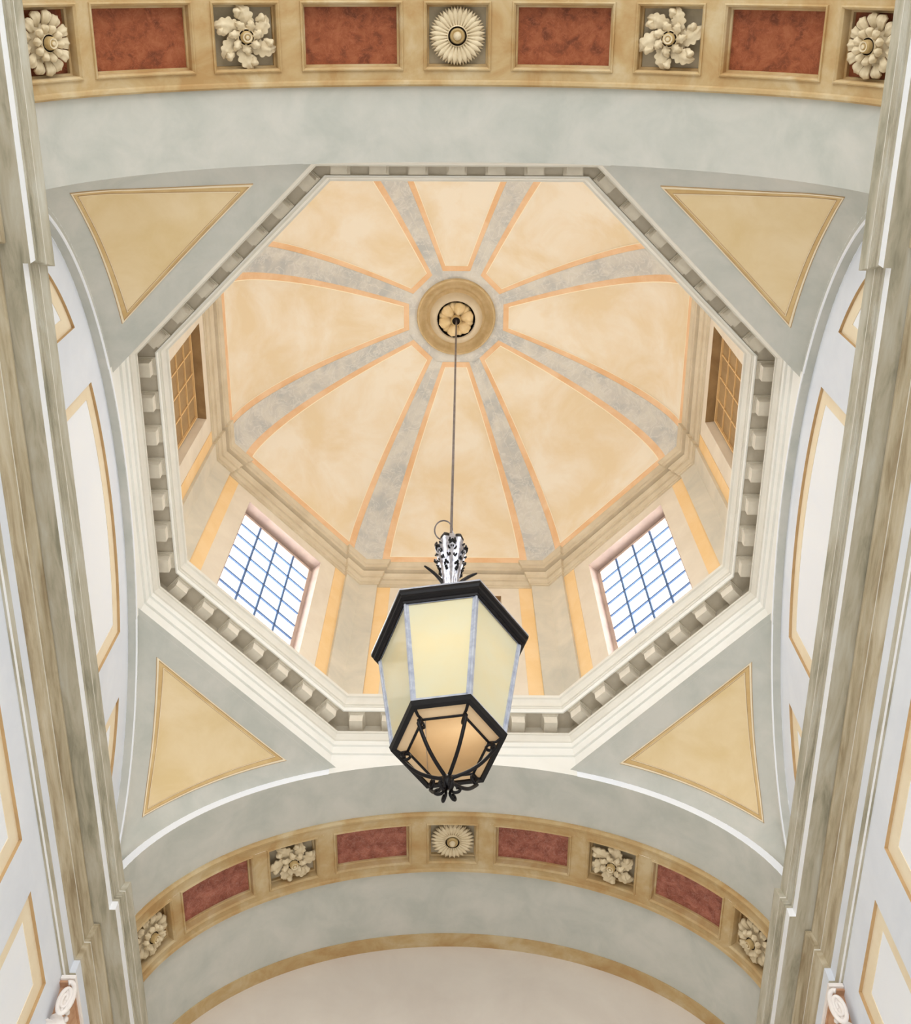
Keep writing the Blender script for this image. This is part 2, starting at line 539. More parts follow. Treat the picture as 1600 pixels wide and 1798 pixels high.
# ------------------------------------------------------------------ side walls and lunettes
SW = 3.866           # nave wall plane
SL = 3.955           # lunette wall plane
WY0, WY1 = -14.65, 6.95
def lun_arc(y):      # top of the lunette recesses
    q = y / 3.48
    return ZS + 2.276 * sqrt(max(0, 1 - q * q))
def side_wall(sg, name, label):
    root = struct(name, label)
    mb = MB()
    def P(s, y, z): return (X0 + sg * s, Y0 + y, z)
    # lower wall with three recessed panels per bay
    zb, z1, z2, zt = 3.0, 5.2, 8.20, 8.60
    holes = [(-3.28, -2.16), (-1.57, 1.57), (2.16, 3.28)]
    bay2 = [(-9.2, -8.1), (-7.6, -6.2)]
    ys = [WY0]
    for a, b in bay2 + holes: ys += [a, b]
    ys += [WY1]
    inside = lambda y: any(a < y < b for a, b in holes + bay2)
    for a, b in zip(ys[:-1], ys[1:]):
        if inside(0.5 * (a + b)):
            mb.quad(P(SW, a, zb), P(SW, b, zb), P(SW, b, z1), P(SW, a, z1), 'wall')
            mb.quad(P(SW, a, z2), P(SW, b, z2), P(SW, b, zt), P(SW, a, zt), 'wall')
        else:
            mb.quad(P(SW, a, zb), P(SW, b, zb), P(SW, b, zt), P(SW, a, zt), 'wall')
    D = 0.032
    B = 0.18
    def recess(out, inn_b):
        """out: outline (y, z) list of the hole; inn_b: outline inset by the border"""
        rb = MB()
        n = len(out)
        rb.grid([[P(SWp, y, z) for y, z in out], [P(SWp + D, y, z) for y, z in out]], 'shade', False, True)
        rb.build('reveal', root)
        bo = MB()
        bo.grid([[P(SWp + D, y, z) for y, z in out], [P(SWp + D, y, z) for y, z in inn_b]], 'cream', False, True)
        bo.build('panel_border', root)
        wb = MB()
        wb.add([P(SWp + D + 0.006, y, z) for y, z in inn_b], [tuple(range(n))], 'white')
        wb.grid([[P(SWp + D, y, z) for y, z in inn_b], [P(SWp + D + 0.006, y, z) for y, z in inn_b]], 'cream', False, True)
        wb.build('white_panel', root)
    SWp = SW
    for a, b in bay2 + holes:
        recess([(a, z1), (b, z1), (b, z2), (a, z2)], [(a + B, z1 + B), (b - B, z1 + B), (b - B, z2 - B), (a + B, z2 - B)])
    # lunette wall inside the side arch
    SWp = SL
    zl, zh = 9.60, 9.95
    lh = [(-3.46, -2.27), (-1.565, 1.565), (2.27, 3.46)]
    ycut = sorted(set([-EA + 0.0005, EA - 0.0005] + [v for a, b in lh for v in (a, b)] + [-3.8 + 7.6 * i / 60 for i in range(61)]))
    def arcE(y): return ZS + EB * sqrt(max(0, 1 - (y / EA) ** 2))
    for a, b in zip(ycut[:-1], ycut[1:]):
        c = 0.5 * (a + b)
        if any(p < c < q for p, q in lh) and lun_arc(c) > zh:
            mb.quad(P(SL, a, zl), P(SL, b, zl), P(SL, b, zh), P(SL, a, zh), 'wall')
            mb.quad(P(SL, a, max(zh, lun_arc(a))), P(SL, b, max(zh, lun_arc(b))), P(SL, b, arcE(b)), P(SL, a, arcE(a)), 'wall')
        else:
            mb.quad(P(SL, a, zl), P(SL, b, zl), P(SL, b, max(zl, arcE(b))), P(SL, a, max(zl, arcE(a))), 'wall')
    def inset_arc(a, b, ins):
        ylo, yhi = a + ins, b - ins
        if a < -3: ylo = -3.42 + ins * 1.2
        if b > 3: yhi = 3.42 - ins * 1.2
        def top(y):
            q = y / (3.48 - ins)
            return ZS + (2.276 - ins) * sqrt(max(0, 1 - q * q))
        zb_ = zh + ins
        pts = [(ylo, zb_), (yhi, zb_)]
        for i in range(25):
            y = yhi + (ylo - yhi) * i / 24
            pts.append((y, max(zb_ + 0.002, top(y))))
        return pts
    for a, b in lh:
        recess(inset_arc(a, b, 0.0), inset_arc(a, b, B * 0.9))
    # intrados of the side arch
    n = 80
    tt = [-1.54 + 3.08 * i / n for i in range(n + 1)]
    def E(t, g=0): return (EA + g) * sin(t), ZS + (EB + g) * cos(t)
    mb.grid([[P(s, *E(t)) for t in tt] for s in (AW, SL)], 'gray', True)
    mb.grid([[P(AW, *E(t)) for t in tt], [P(AW, *E(t, GROW)) for t in tt]], 'gray')
    mb.grid([[P(AW - 0.0, *E(t)) for t in tt], [P(AW - 0.014, *E(t, 0.004)) for t in tt], [P(AW - 0.014, *E(t, 0.03)) for t in tt], [P(AW, *E(t, 0.034)) for t in tt]], 'white')
    mb.build('wall_face', root)
    return root
WL = side_wall(-1, 'wall_left', 'pale blue-grey side wall with recessed white panels')
WR = side_wall(1, 'wall_right', 'pale blue-grey side wall with recessed white panels')

mb = MB()
pts = [(X0 - EA, 3.0), (X0 - EA, 9.6)] + [(X0 + ell(t)[0], ell(t)[1]) for t in [-1.55 + 3.1 * i / 60 for i in range(61)]] + [(X0 + EA, 9.6), (X0 + EA, 3.0)]
mb.add([(x, Y0 + 6.944, z) for x, z in pts], [tuple(range(len(pts)))], 'tymp')
mb.build('wall_far', None, kind='structure', label='plain pinkish end wall under the far vault')

mb = MB()
mb.quad((-30, -30, -1.6), (30, -30, -1.6), (30, 30, -1.6), (-30, 30, -1.6), 'floor')
mb.build('floor', None, kind='structure', label='pale stone floor')

# ------------------------------------------------------------------ nave entablatures
NP = [  # (projection from the wall face towards the nave, z, material)
    (0.00, 8.560, 'navestone'), (0.020, 8.563, 'corona'), (0.022, 8.605, 'navestone'), (0.034, 8.625, 'navestone'), (0.040, 8.655, 'navestone'),
    (0.000, 8.735, 'wall'), (0.000, 8.895, 'bedstone'), (0.014, 8.900, 'bedstone'), (0.016, 8.93, 'bedstone'), (0.030, 8.97, 'bedstone'), (0.034, 9.0, 'bedstone'),
    (0.040, 9.060, 'bedstone'), (0.058, 9.066, 'frieze'), (0.058, 9.082, 'bedstone'), (0.046, 9.088, 'bedstone'), (0.046, 9.13, 'bedstone'), (0.064, 9.135, 'bedstone'), (0.068, 9.19, 'bedstone'), (0.084, 9.25, 'bedstone'), (0.098, 9.258, 'bedstone'), (0.098, 9.285, 'bedstone'), (0.085, 9.287, 'navestone'), (0.085, 9.30, 'navestone'),
    (0.274, 9.300, 'corona'), (0.274, 9.418, 'navestone'), (0.288, 9.421, 'navestone'), (0.288, 9.438, 'navestone'), (0.280, 9.441, 'navestone'), (0.280, 9.450, 'navestone'), (0.300, 9.453, 'navestone'),
    (0.302, 9.468, 'navestone'), (0.294, 9.472, 'navestone'), (0.312, 9.480, 'navestone'), (0.314, 9.496, 'navestone'), (0.330, 9.499, 'frieze'), (0.330, 9.513, 'navestone'), (0.322, 9.516, 'navestone'), (0.338, 9.54, 'navestone'), (0.360, 9.585, 'navestone'), (0.366, 9.592, 'navestone'),
    (0.366, 9.604, 'navestone'), (-0.20, 9.61, 'navestone')]
BRK, YB = 0.065, 3.72
def entab(sg, name, label):
    # projection 0 is the wall plane SW in the recessed part, SW-BRK at the piers
    mb = MB()
    a, b = SW, SW - BRK
    path = [(-14.65, b), (-YB, b), (-YB, a), (YB, a), (YB, b), (6.95, b)]
    # coordinates: u = y (rel), w = -s ; offset to the left is towards the nave
    pl = [(y, -s) for y, s in path]
    rows = []
    for o, z, mt in NP:
        q = offset_line(pl, o, False)
        rows.append([(X0 + sg * (-p.y), Y0 + p.x, z) for p in q])
    for i in range(len(NP) - 1):
        mb.grid([rows[i], rows[i + 1]], NP[i][2])
    return mb.build(name, None, kind='structure', label=label)
EL = entab(-1, 'entablature_cornice', 'long moulded entablature along the left wall')
ER = entab(1, 'entablature_cornice', 'long moulded entablature along the right wall')

# pilasters under the breaks
for sg, wl in ((-1, WL), (1, WR)):
    for (ya, yb) in ((YB, 5.9), (-5.9, -YB)):
        mb = MB()
        c = (X0 + sg * (SW - BRK / 2), Y0 + 0.5 * (ya + yb), 5.55)
        mb.box(c, (BRK / 2 + 0.002, 0, 0), (0, (yb - ya) / 2, 0), (0, 0, 2.45), 'gray')
        mb.box((c[0] - sg * 0.015, c[1], 7.94), (BRK / 2 + 0.02, 0, 0), (0, (yb - ya) / 2 + 0.03, 0), (0, 0, 0.02), 'capital')
        mb.build('pilaster', wl)

# ------------------------------------------------------------------ octagonal cornice on the crossing
def octo(a):
    s = a * tan(PI / 8)
    return [(X0 + x, Y0 + y) for x, y in ((a, -s), (a, s), (s, a), (-s, a), (-a, s), (-a, -s), (-s, -a), (s, -a))]
ring = struct('octagonal_cornice', 'octagonal bracketed cornice under the dome')
mb = MB()
CP = [(3.856, 12.435, 'fascia'), (3.828, 12.440, 'fascia'), (3.828, 12.575, 'fascia'), (3.802, 12.580, 'fascia'), (3.802, 12.66, 'frieze'), (3.785, 12.668, 'frieze'),
      (3.775, 12.70, 'frieze'), (3.750, 12.75, 'frieze'), (3.735, 12.752, 'frieze'), (3.735, 12.785, 'stone'), (3.855, 12.80, 'stone'), (3.855, 13.065, 'stone'), (3.592, 13.065, 'fascia'),
      (3.592, 13.020, 'fascia'), (3.574, 13.020, 'fascia'), (3.574, 13.09, 'frieze'), (3.562, 13.094, 'frieze'), (3.562, 13.122, 'frieze'), (3.546, 13.126, 'frieze'), (3.546, 13.15, 'frieze'), (3.536, 13.19, 'frieze'), (3.516, 13.228, 'frieze'),
      (3.493, 13.240, 'frieze'), (3.493, 13.295, 'frieze'), (3.99, 13.30, 'frieze')]
for i in range(len(CP) - 1):
    mb.grid([[(*p, CP[i][1]) for p in octo(CP[i][0])], [(*p, CP[i + 1][1]) for p in octo(CP[i + 1][0])]], CP[i][2], False, True)
# lowest fascia: level on the diagonals, cut by the arch on the four straight sides
AF = 3.856
sF = AF * tan(PI / 8)
def side_pt(k, a, s, z):
    """side k of 8 (normal at k*45 deg), apothem a, distance s along, height z"""
    th = k * PI / 4
    return (X0 + a * cos(th) - s * sin(th), Y0 + a * sin(th) + s * cos(th), z)
for k in range(8):
    n = 64
    ss = [-sF + 2 * sF * i / n for i in range(n + 1)]
    if k % 2:
        low = [12.155] * (n + 1)
    else:
        low = [ZS + EB * sqrt(1 - (s / EA) ** 2) for s in ss]
    mb.grid([[side_pt(k, AF, s, z) for s, z in zip(ss, low)], [side_pt(k, AF, s, 12.44) for s in ss]], 'fascia')
    if k % 2 == 0:
        mb.grid([[side_pt(k, AF, s, z) for s, z in zip(ss, low)], [side_pt(k, AF + 0.02, s, z) for s, z in zip(ss, low)]], 'gray')
mb.build('cornice_mouldings', ring)
# brackets
def modillion_mesh():
    q = MB()
    # local: x outwards (0 = front edge, + to the wall), y along, z up
    w = 0.084
    q.box((0.131, 0, 0.075), (0.111, 0, 0), (0, w + 0.004, 0), (0, 0, 0.064), 'bracket')
    q.box((0.132, 0, 0.146), (0.106, 0, 0), (0, w + 0.008, 0), (0, 0, 0.010), 'bracket')
    q.box((0.122, 0, 0.166), (0.116, 0, 0), (0, w + 0.018, 0), (0, 0, 0.010), 'bracket')
    q.box((0.112, 0, 0.192), (0.126, 0, 0), (0, w + 0.030, 0), (0, 0, 0.016), 'bracket')
    me = bpy.data.meshes.new('modillion')
    me.from_pydata(q.v, [], q.f); me.materials.append(M['bracket']); me.update()
    return me
mod_me = modillion_mesh()
for k in range(8):
    for j in range(7):
        o = bpy.data.objects.new('modillion', mod_me); C.objects.link(o); o.parent = ring
        s = (j - 3) * 0.437
        o.location = side_pt(k, 3.612, s, 12.856)
        o.rotation_euler = (0, 0, k * PI / 4)

# ------------------------------------------------------------------ drum
AD, AP = 3.900, 3.846
HC = AP * tan(PI / 8)
PW = 1.30
drum = struct('drum_wall', 'octagonal beige drum wall with striped panels and corner pilasters')
ZD0, ZD1 = 13.28, 17.50
wbot, wtop, wh = 13.62, 16.715, 0.78
mb = MB(); og = MB()
hcA = AD * tan(PI / 8)
for k in range(8):
    P = lambda a, s, z: side_pt(k, a, s, z)
    for a, b, z0, z1 in ((-hcA, -wh, ZD0, ZD1), (wh, hcA, ZD0, ZD1), (-wh, wh, ZD0, wbot), (-wh, wh, wtop, ZD1)):
        mb.quad(P(AD, a, z0), P(AD, b, z0), P(AD, b, z1), P(AD, a, z1), 'drum')
    for sg in (-1, 1):
        og = MB()
        og.box(P(AD - 0.001, sg * 1.19, (13.3 + 16.955) / 2), Vector(P(1, 0, 0)) - Vector(P(0.994, 0, 0)), Vector(P(0, 0.11, 0)) - Vector(P(0, 0, 0)), (0, 0, (16.955 - 13.3) / 2), 'drumorange')
        og.build('orange_stripe', drum)
    # reveals
    D2 = AD + 0.26
    mt = 'mauve' if k % 2 else 'drum'
    mb.quad(P(AD, -wh, wtop), P(AD, wh, wtop), P(D2, wh - 0.03, wtop - 0.01), P(D2, -wh + 0.03, wtop - 0.01), mt)
    for sg in (-1, 1):
        mb.quad(P(AD, sg * wh, wbot), P(AD, sg * wh, wtop), P(D2, sg * (wh - 0.03), wtop - 0.01), P(D2, sg * (wh - 0.03), wbot), mt)
    mb.quad(P(AD, -wh, wbot), P(AD, wh, wbot), P(D2, wh, wbot), P(D2, -wh, wbot), 'drum')
mb.build('drum_face', drum)
for k in range(8):          # folded corner pilasters, one per corner
    pm = MB()
    z0, z1 = 13.29, 16.98
    pA = [side_pt(k, AD, PW, 0), side_pt(k, AP, PW, 0), side_pt(k, AP, HC, 0), side_pt(k + 1, AP, -PW, 0), side_pt(k + 1, AD, -PW, 0)]
    for p, q in zip(pA[:-1], pA[1:]):
        pm.quad((p[0], p[1], z0), (q[0], q[1], z0), (q[0], q[1], z1), (p[0], p[1], z1), 'drumgray')
    pm.build('corner_pilaster', drum)
# cornice of the drum, breaking forward over the pilasters
base = []
for k in range(8):
    for a, s in ((AP, -PW), (AD, -PW), (AD, PW), (AP, PW)):
        p = side_pt(k, a, s, 0); base.append((p[0], p[1]))
    p = side_pt(k, AP, HC, 0); base.append((p[0], p[1]))
DP = [(-0.01, 16.955), (0.022, 16.962), (0.024, 16.995), (0.040, 17.0), (0.040, 17.04), (0.052, 17.07), (0.056, 17.105), (0.082, 17.110), (0.082, 17.19),
      (0.104, 17.235), (0.110, 17.255), (0.060, 17.27), (0.060, 17.31), (0.148, 17.322), (0.148, 17.335), (0.148, 17.395), (0.168, 17.405), (0.186, 17.45), (0.200, 17.475), (0.200, 17.50), (0.0, 17.505)]
mb = MB()
sweep(mb, base, [(o, z, 'trimstone') for o, z in DP], True)
dc = mb.build('drum_cornice', None, kind='structure', label='thin moulded cornice ring at the foot of the dome')

# windows of the drum (diagonals) and painted blind windows (axes)
AG = 4.10
def window(k, name, label, detailed):
    root = struct(name, label)
    P = lambda a, s, z: side_pt(k, a, s, z)
    nrm = Vector(P(1, 0, 0)) - Vector(P(0, 0, 0)); tg = Vector(P(0, 1, 0)) - Vector(P(0, 0, 0)); up = Vector((0, 0, 1))
    xs = [-0.70, -0.357, 0.0, 0.357, 0.70]
    zt = 16.60; dz = 0.357
    zz = [zt] + [16.285 - dz * i for i in range(8)]
    f = MB()
    zb = zz[-1]
    for s in (-1, 1):
        f.box(P(AG, s * 0.73, (zt + zb) / 2), nrm * 0.03, tg * 0.032, up * ((zt - zb) / 2 + 0.05), 'mauve')
    f.box(P(AG, 0, zt + 0.03), nrm * 0.03, tg * 0.76, up * 0.03, 'mauve')
    f.build('frame', root)
    for x in xs[1:-1]:
        b = MB(); b.box(P(AG - 0.02, x, (zt + zb) / 2), nrm * 0.012, tg * 0.017, up * ((zt - zb) / 2), 'bar'); b.build('bar', root)
    for z in zz[1:-1]:
        b = MB(); b.box(P(AG - 0.02, 0, z), nrm * 0.012, tg * 0.70, up * 0.016, 'bar'); b.build('bar', root)
    for i in range(4):
        for j in range(len(zz) - 1):
            b = MB()
            x0, x1 = xs[i], xs[i + 1]; za, zb2 = zz[j], zz[j + 1]
            b.quad(P(AG, x0, za), P(AG, x1, za), P(AG, x1, zb2), P(AG, x0, zb2), 'pane')
            b.build('pane', root)
    # closes the slot between reveal and frame
    c = MB()
    D2 = AD + 0.26
    c.quad(P(AG + 0.03, -wh, zt + 0.05), P(AG + 0.03, wh, zt + 0.05), P(AG + 0.03, wh, wtop + 0.1), P(AG + 0.03, -wh, wtop + 0.1), 'mauve')
    c.build('frame_head', root)
window(3, 'window_1', 'bright grid window lower left of the dome', True)
window(1, 'window_2', 'bright grid window lower right of the dome', True)
window(5, 'window_3', 'grid window hidden above the near cornice on the left', False)
window(7, 'window_4', 'grid window hidden above the near cornice on the right', False)
def blind(k, name, label):
    root = struct(name, label)
    P = lambda a, s, z: side_pt(k, a, s, z)
    nrm = Vector(P(1, 0, 0)) - Vector(P(0, 0, 0)); tg = Vector(P(0, 1, 0)) - Vector(P(0, 0, 0)); up = Vector((0, 0, 1))
    zt, zb = wtop, wbot
    D = AD + 0.15
    b = MB()
    b.box(P(D + 0.02, 0, (zt + zb) / 2), nrm * 0.015, tg * (wh + 0.01), up * ((zt - zb) / 2 + 0.01), 'brownpanel'); b.build('shutter_panel', root)
    r = MB()
    r.box(P(AD + 0.075, 0, zt - 0.006), nrm * 0.074, tg * (wh - 0.003), up * 0.005, 'brownpanel')
    r.build('painted_reveal', root)
    f = MB()
    for s in (-1, 1):
        f.box(P(D - 0.01, s * (wh - 0.06), (zt + zb) / 2), nrm * 0.016, tg * 0.012, up * ((zt - zb) / 2 - 0.06), 'muntin')
    f.box(P(D - 0.01, 0, zt - 0.08), nrm * 0.016, tg * (wh - 0.06), up * 0.014, 'muntin')
    f.build('frame', root)
    for x in (-0.36, 0, 0.36):
        b = MB(); b.box(P(D, x, (zt + zb) / 2), nrm * 0.012, tg * 0.009, up * ((zt - zb) / 2 - 0.08), 'muntin'); b.build('bar', root)
    for i in range(6):
        z = zt - 0.08 - 0.47 * (i + 1)
        if z < zb: break
        b = MB(); b.box(P(D - 0.004, 0, z), nrm * 0.012, tg * (wh - 0.07), up * 0.010, 'muntin'); b.build('bar', root)
blind(4, 'window_5', 'brown blind window with golden grid, left of the dome')
blind(0, 'window_6', 'brown blind window with golden grid, right of the dome')
blind(2, 'window_7', 'blind window behind the lantern')
blind(6, 'window_8', 'blind window hidden above the near cornice')

# ------------------------------------------------------------------ dome
DZ, DH, DA = 17.50, 2.42, 3.71
def dome_z(a):
    return DZ + DH * sqrt(max(0, 1 - (a / DA) ** 2))
A1 = 0.845
prof = []
NPF = 26
th1 = math.asin(A1 / DA)
tha, thb = PI / 2 - 0.072, math.asin((A1 + 0.095) / DA)
for i in range(NPF + 1):
    th = PI / 2 if i == 0 else th1 if i == NPF else tha + (thb - tha) * (i - 1) / (NPF - 2)
    prof.append((DA * sin(th), DZ + DH * cos(th), th))
dome = struct('dome_ceiling', 'octagonal peach dome with eight grey ribs')
def dpt(k, i, s, h):
    a, z, th = prof[i]
    nx, nz = sin(th) / DA, cos(th) / DH
    q = sqrt(nx * nx + nz * nz)
    return side_pt(k, a - h * nx / q, s, z - h * nz / q)
T8 = tan(PI / 8)
def ribw(a): return 0.108 + (0.285 - 0.108) * (a - A1) / (DA - A1)
def strw(a): return 0.075 + (0.125 - 0.075) * (a - A1) / (DA - A1)
sh = MB()
for k in range(8):
    sh.grid([[dpt(k, i, prof[i][0] * T8 * (j / 6 - 1), 0) for j in range(13)] for i in range(NPF + 1)], 'dome', True)
sh.build('dome_shell', dome)
IB, IT = 2, NPF - 1      # rows where the field starts and ends
for k in range(8):
    rb = MB()
    for kk, sg in ((k, 1), (k + 1, -1)):
        rb.grid([[dpt(kk, i, sg * (prof[i][0] * T8 - 0.004), 0.012), dpt(kk, i, sg * (prof[i][0] * T8 - ribw(prof[i][0])), 0.012), dpt(kk, i, sg * (prof[i][0] * T8 - ribw(prof[i][0])), 0.0)] for i in range(NPF + 1)], 'rib', False)
    # the fine crease line along the fold
    rb.grid([[dpt(k, i, prof[i][0] * T8 - 0.004, 0.012), dpt(k + 1, i, -(prof[i][0] * T8 - 0.004), 0.012)] for i in range(NPF + 1)], 'frieze')
    rb.build('rib', dome)
    st = MB()
    H = 0.006
    for sg in (-1, 1):
        e0 = lambda i: sg * (prof[i][0] * T8 - ribw(prof[i][0]))
        e1 = lambda i: sg * (prof[i][0] * T8 - ribw(prof[i][0]) - strw(prof[i][0]))
        e2 = lambda i: sg * (prof[i][0] * T8 - ribw(prof[i][0]) - strw(prof[i][0]) - 0.014)
        st.grid([[dpt(k, i, e0(i), H), dpt(k, i, e1(i), H)] for i in range(NPF + 1)], 'orange')
        st.grid([[dpt(k, i, e1(i), H), dpt(k, i, e2(i), H)] for i in range(1, NPF + 0)], 'line')
    w0 = lambda i: prof[i][0] * T8 - ribw(prof[i][0]) - strw(prof[i][0])
    st.grid([[dpt(k, i, w0(i) * (j / 4 - 1), H) for j in range(9)] for i in (0, 1)], 'orange')
    st.grid([[dpt(k, i, w0(i) * (j / 4 - 1), H) for j in range(9)] for i in (NPF - 1, NPF)], 'orange')
    def off(i, j, dd):
        a_, b_ = prof[i], prof[j]
        return a_[0] + (b_[0] - a_[0]) * dd, a_[1] + (b_[1] - a_[1]) * dd
    for i, j in ((1, 2), (NPF - 1, NPF - 2)):
        rows = []
        for dd in (0.0, 0.014 / max(0.01, sqrt((prof[i][0] - prof[j][0]) ** 2 + (prof[i][1] - prof[j][1]) ** 2))):
            aa, z = off(i, j, dd)
            w = aa * T8 - ribw(aa) - strw(aa)
            rows.append([side_pt(k, aa - 0.007, w * (q_ / 4 - 1), z - 0.003) for q_ in range(9)])
        st.grid(rows, 'line')
    st.build('orange_border', dome)
# flat grey ring round the oculus
rg = MB()
ZR = prof[-1][1]
n = 64
outer = []; inner = []
for i in range(n):
    th = 2 * PI * i / n
    loc = (th + PI / 8) % (PI / 4) - PI / 8
    ro = (A1 + 0.02) / cos(loc)
    outer.append((X0 + ro * cos(th), Y0 + ro * sin(th), ZR - 0.004))
    inner.append((X0 + 0.70 * cos(th), Y0 + 0.70 * sin(th), ZR + 0.02))
rg.grid([outer, inner], 'rib', False, True)
rg.build('oculus_surround', dome)
oc = MB()
oc.lathe((X0, Y0, ZR), [(0.71, 0.03), (0.70, -0.03), (0.69, -0.05), (0.668, -0.05), (0.66, -0.02), (0.645, -0.01), (0.62, 0.035), (0.58, 0.07), (0.53, 0.075), (0.515, 0.05), (0.51, 0.01), (0.495, 0.005), (0.488, -0.04), (0.47, -0.06)], 'ringstone', 64)
oc.lathe((X0, Y0, ZR), [(0.47, -0.06), (0.46, -0.10), (0.435, -0.15), (0.40, -0.185), (0.365, -0.20), (0.345, -0.19), (0.338, -0.15)], 'trimstone', 64)
oc.lathe((X0, Y0, ZR), [(0.338, -0.15), (0.335, 0.02), (0.335, 0.10), (0.0001, 0.10)], 'dark', 48)
oc.build('oculus_ring', dome)

# ------------------------------------------------------------------ carved rosettes
def petal_mesh(name, ln, wd, mt='carve', r0=0.0, shape='leaf', lift0=0.02, lift1=0.05, cup=0.015, droop=0.02, lobes=0, curl=0.0, thick=0.012, ridges=0, nl=9, nw=5):
    """petal along +x, face towards +z; curl bends the midrib sideways"""
    mb = MB(); top = []
    for i in range(nl + 1):
        u = i / nl
        if shape == 'leaf':
            w = sin(PI * (0.08 + 0.90 * u) ** 0.9) ** 0.8
        elif shape == 'spoon':
            w = (0.35 + 0.65 * sin(min(1, u / 0.72) * PI / 2)) * (1 if u < 0.8 else sqrt(max(0.0, 1 - ((u - 0.8) / 0.2) ** 2)) * 0.98 + 0.02)
        elif shape == 'ray':
            w = (0.3 + 0.7 * min(1, u / 0.55)) * (1 if u < 0.62 else max(0.04, 1 - ((u - 0.62) / 0.38) ** 1.5))
        else:
            w = 1
        if lobes:
            w *= 0.70 + 0.30 * abs(sin(PI * lobes * u + 0.4))
        w *= wd / 2
        z = lift0 + (lift1 - lift0) * sin(u * PI * 0.62) - droop * max(0, u - 0.7) / 0.3
        ang = curl * u
        cx = ln * u if abs(curl) < 1e-6 else ln * sin(ang) / curl
        cy = 0 if abs(curl) < 1e-6 else ln * (1 - cos(ang)) / curl
        row = []
        for j in range(nw + 1):
            v = 2 * j / nw - 1
            zz = z - cup * v * v + (0.006 * cos(v * PI * ridges) if ridges else 0)
            x = r0 + cx - sin(ang) * v * w
            y = cy + cos(ang) * v * w
            row.append((x, y, zz))
        top.append(row)
    bot = [[(x, y, z - thick) for x, y, z in row] for row in top]
    mb.grid(top, mt, True)
    mb.grid(bot, mt, True)
    edge_t = top[0] + [r[-1] for r in top[1:-1]] + list(reversed(top[-1])) + [r[0] for r in reversed(top[1:-1])]
    edge_b = bot[0] + [r[-1] for r in bot[1:-1]] + list(reversed(bot[-1])) + [r[0] for r in reversed(bot[1:-1])]
    mb.grid([edge_t, edge_b], mt, True, True)
    me = bpy.data.meshes.new(name)
    me.from_pydata(mb.v, [], mb.f); me.materials.append(M[mt])
    me.polygons.foreach_set('use_smooth', [True] * len(mb.f)); me.update()
    return me
def lathe_mesh(name, prof, mts, n=28):
    mb = MB()
    for i in range(len(prof) - 1):
        mb.lathe((0, 0, 0), [prof[i], prof[i + 1]], mts[min(i, len(mts) - 1)], n)
    me = bpy.data.meshes.new(name)
    me.from_pydata(mb.v, [], mb.f)
    for mt in mb.mats: me.materials.append(M[mt])
    me.polygons.foreach_set('material_index', mb.mi)
    me.polygons.foreach_set('use_smooth', [True] * len(mb.f)); me.update()
    return me
ME = {}
ME['ray'] = petal_mesh('petal', 0.185, 0.050, r0=0.10, shape='ray', lift0=0.055, lift1=0.075, cup=0.012, droop=0.02, thick=0.014, nl=7, nw=4)
ME['ray2'] = petal_mesh('petal', 0.20, 0.044, r0=0.09, shape='ray', lift0=0.03, lift1=0.045, cup=0.01, droop=0.015, thick=0.012, nl=6, nw=4)
ME['broad'] = petal_mesh('petal', 0.15, 0.105, r0=0.145, shape='spoon', lift0=0.035, lift1=0.085, cup=0.022, droop=0.03, ridges=2, thick=0.02, nl=9, nw=8)
ME['inner'] = petal_mesh('petal', 0.085, 0.068, r0=0.068, shape='spoon', lift0=0.085, lift1=0.135, cup=0.016, droop=0.02, ridges=1, thick=0.016, nl=7, nw=6)
ME['acan'] = petal_mesh('leaf', 0.27, 0.165, r0=0.075, shape='leaf', lift0=0.04, lift1=0.085, cup=0.02, droop=0.045, lobes=5, curl=1.15, ridges=2, thick=0.02, nl=30, nw=8)
ME['acan_s'] = petal_mesh('leaf', 0.115, 0.085, r0=0.055, shape='leaf', lift0=0.085, lift1=0.13, cup=0.016, droop=0.04, lobes=3, curl=0.9, ridges=1, thick=0.016, nl=18, nw=6)
ME['acan_t'] = petal_mesh('leaf', 0.10, 0.085, r0=0.185, shape='spoon', lift0=0.05, lift1=0.105, cup=0.02, droop=0.03, lobes=2, curl=-0.7, ridges=1, thick=0.018, nl=14, nw=6)
ME['eye'] = lathe_mesh('flower_eye', [(0.105, 0.0), (0.105, 0.055), (0.095, 0.075), (0.088, 0.05), (0.080, 0.045), (0.072, 0.085), (0.062, 0.095), (0.048, 0.088), (0.042, 0.095), (0.034, 0.125), (0.018, 0.14), (0.0005, 0.144)], ['carve', 'carve', 'dark', 'dark', 'boss', 'boss', 'boss', 'boss', 'carve'])
ME['eye2'] = lathe_mesh('flower_eye', [(0.09, 0.0), (0.085, 0.09), (0.075, 0.105), (0.066, 0.09), (0.060, 0.10), (0.056, 0.145), (0.046, 0.16), (0.034, 0.158), (0.028, 0.148), (0.018, 0.162), (0.0005, 0.165)], ['carve', 'carve', 'dark', 'dark', 'boss', 'boss', 'carve', 'carve', 'boss', 'carve'])
ME['base'] = lathe_mesh('flower_base', [(0.10, -0.057), (0.11, -0.01), (0.17, 0.01), (0.165, 0.025), (0.12, 0.035), (0.0005, 0.04)], ['carve'])

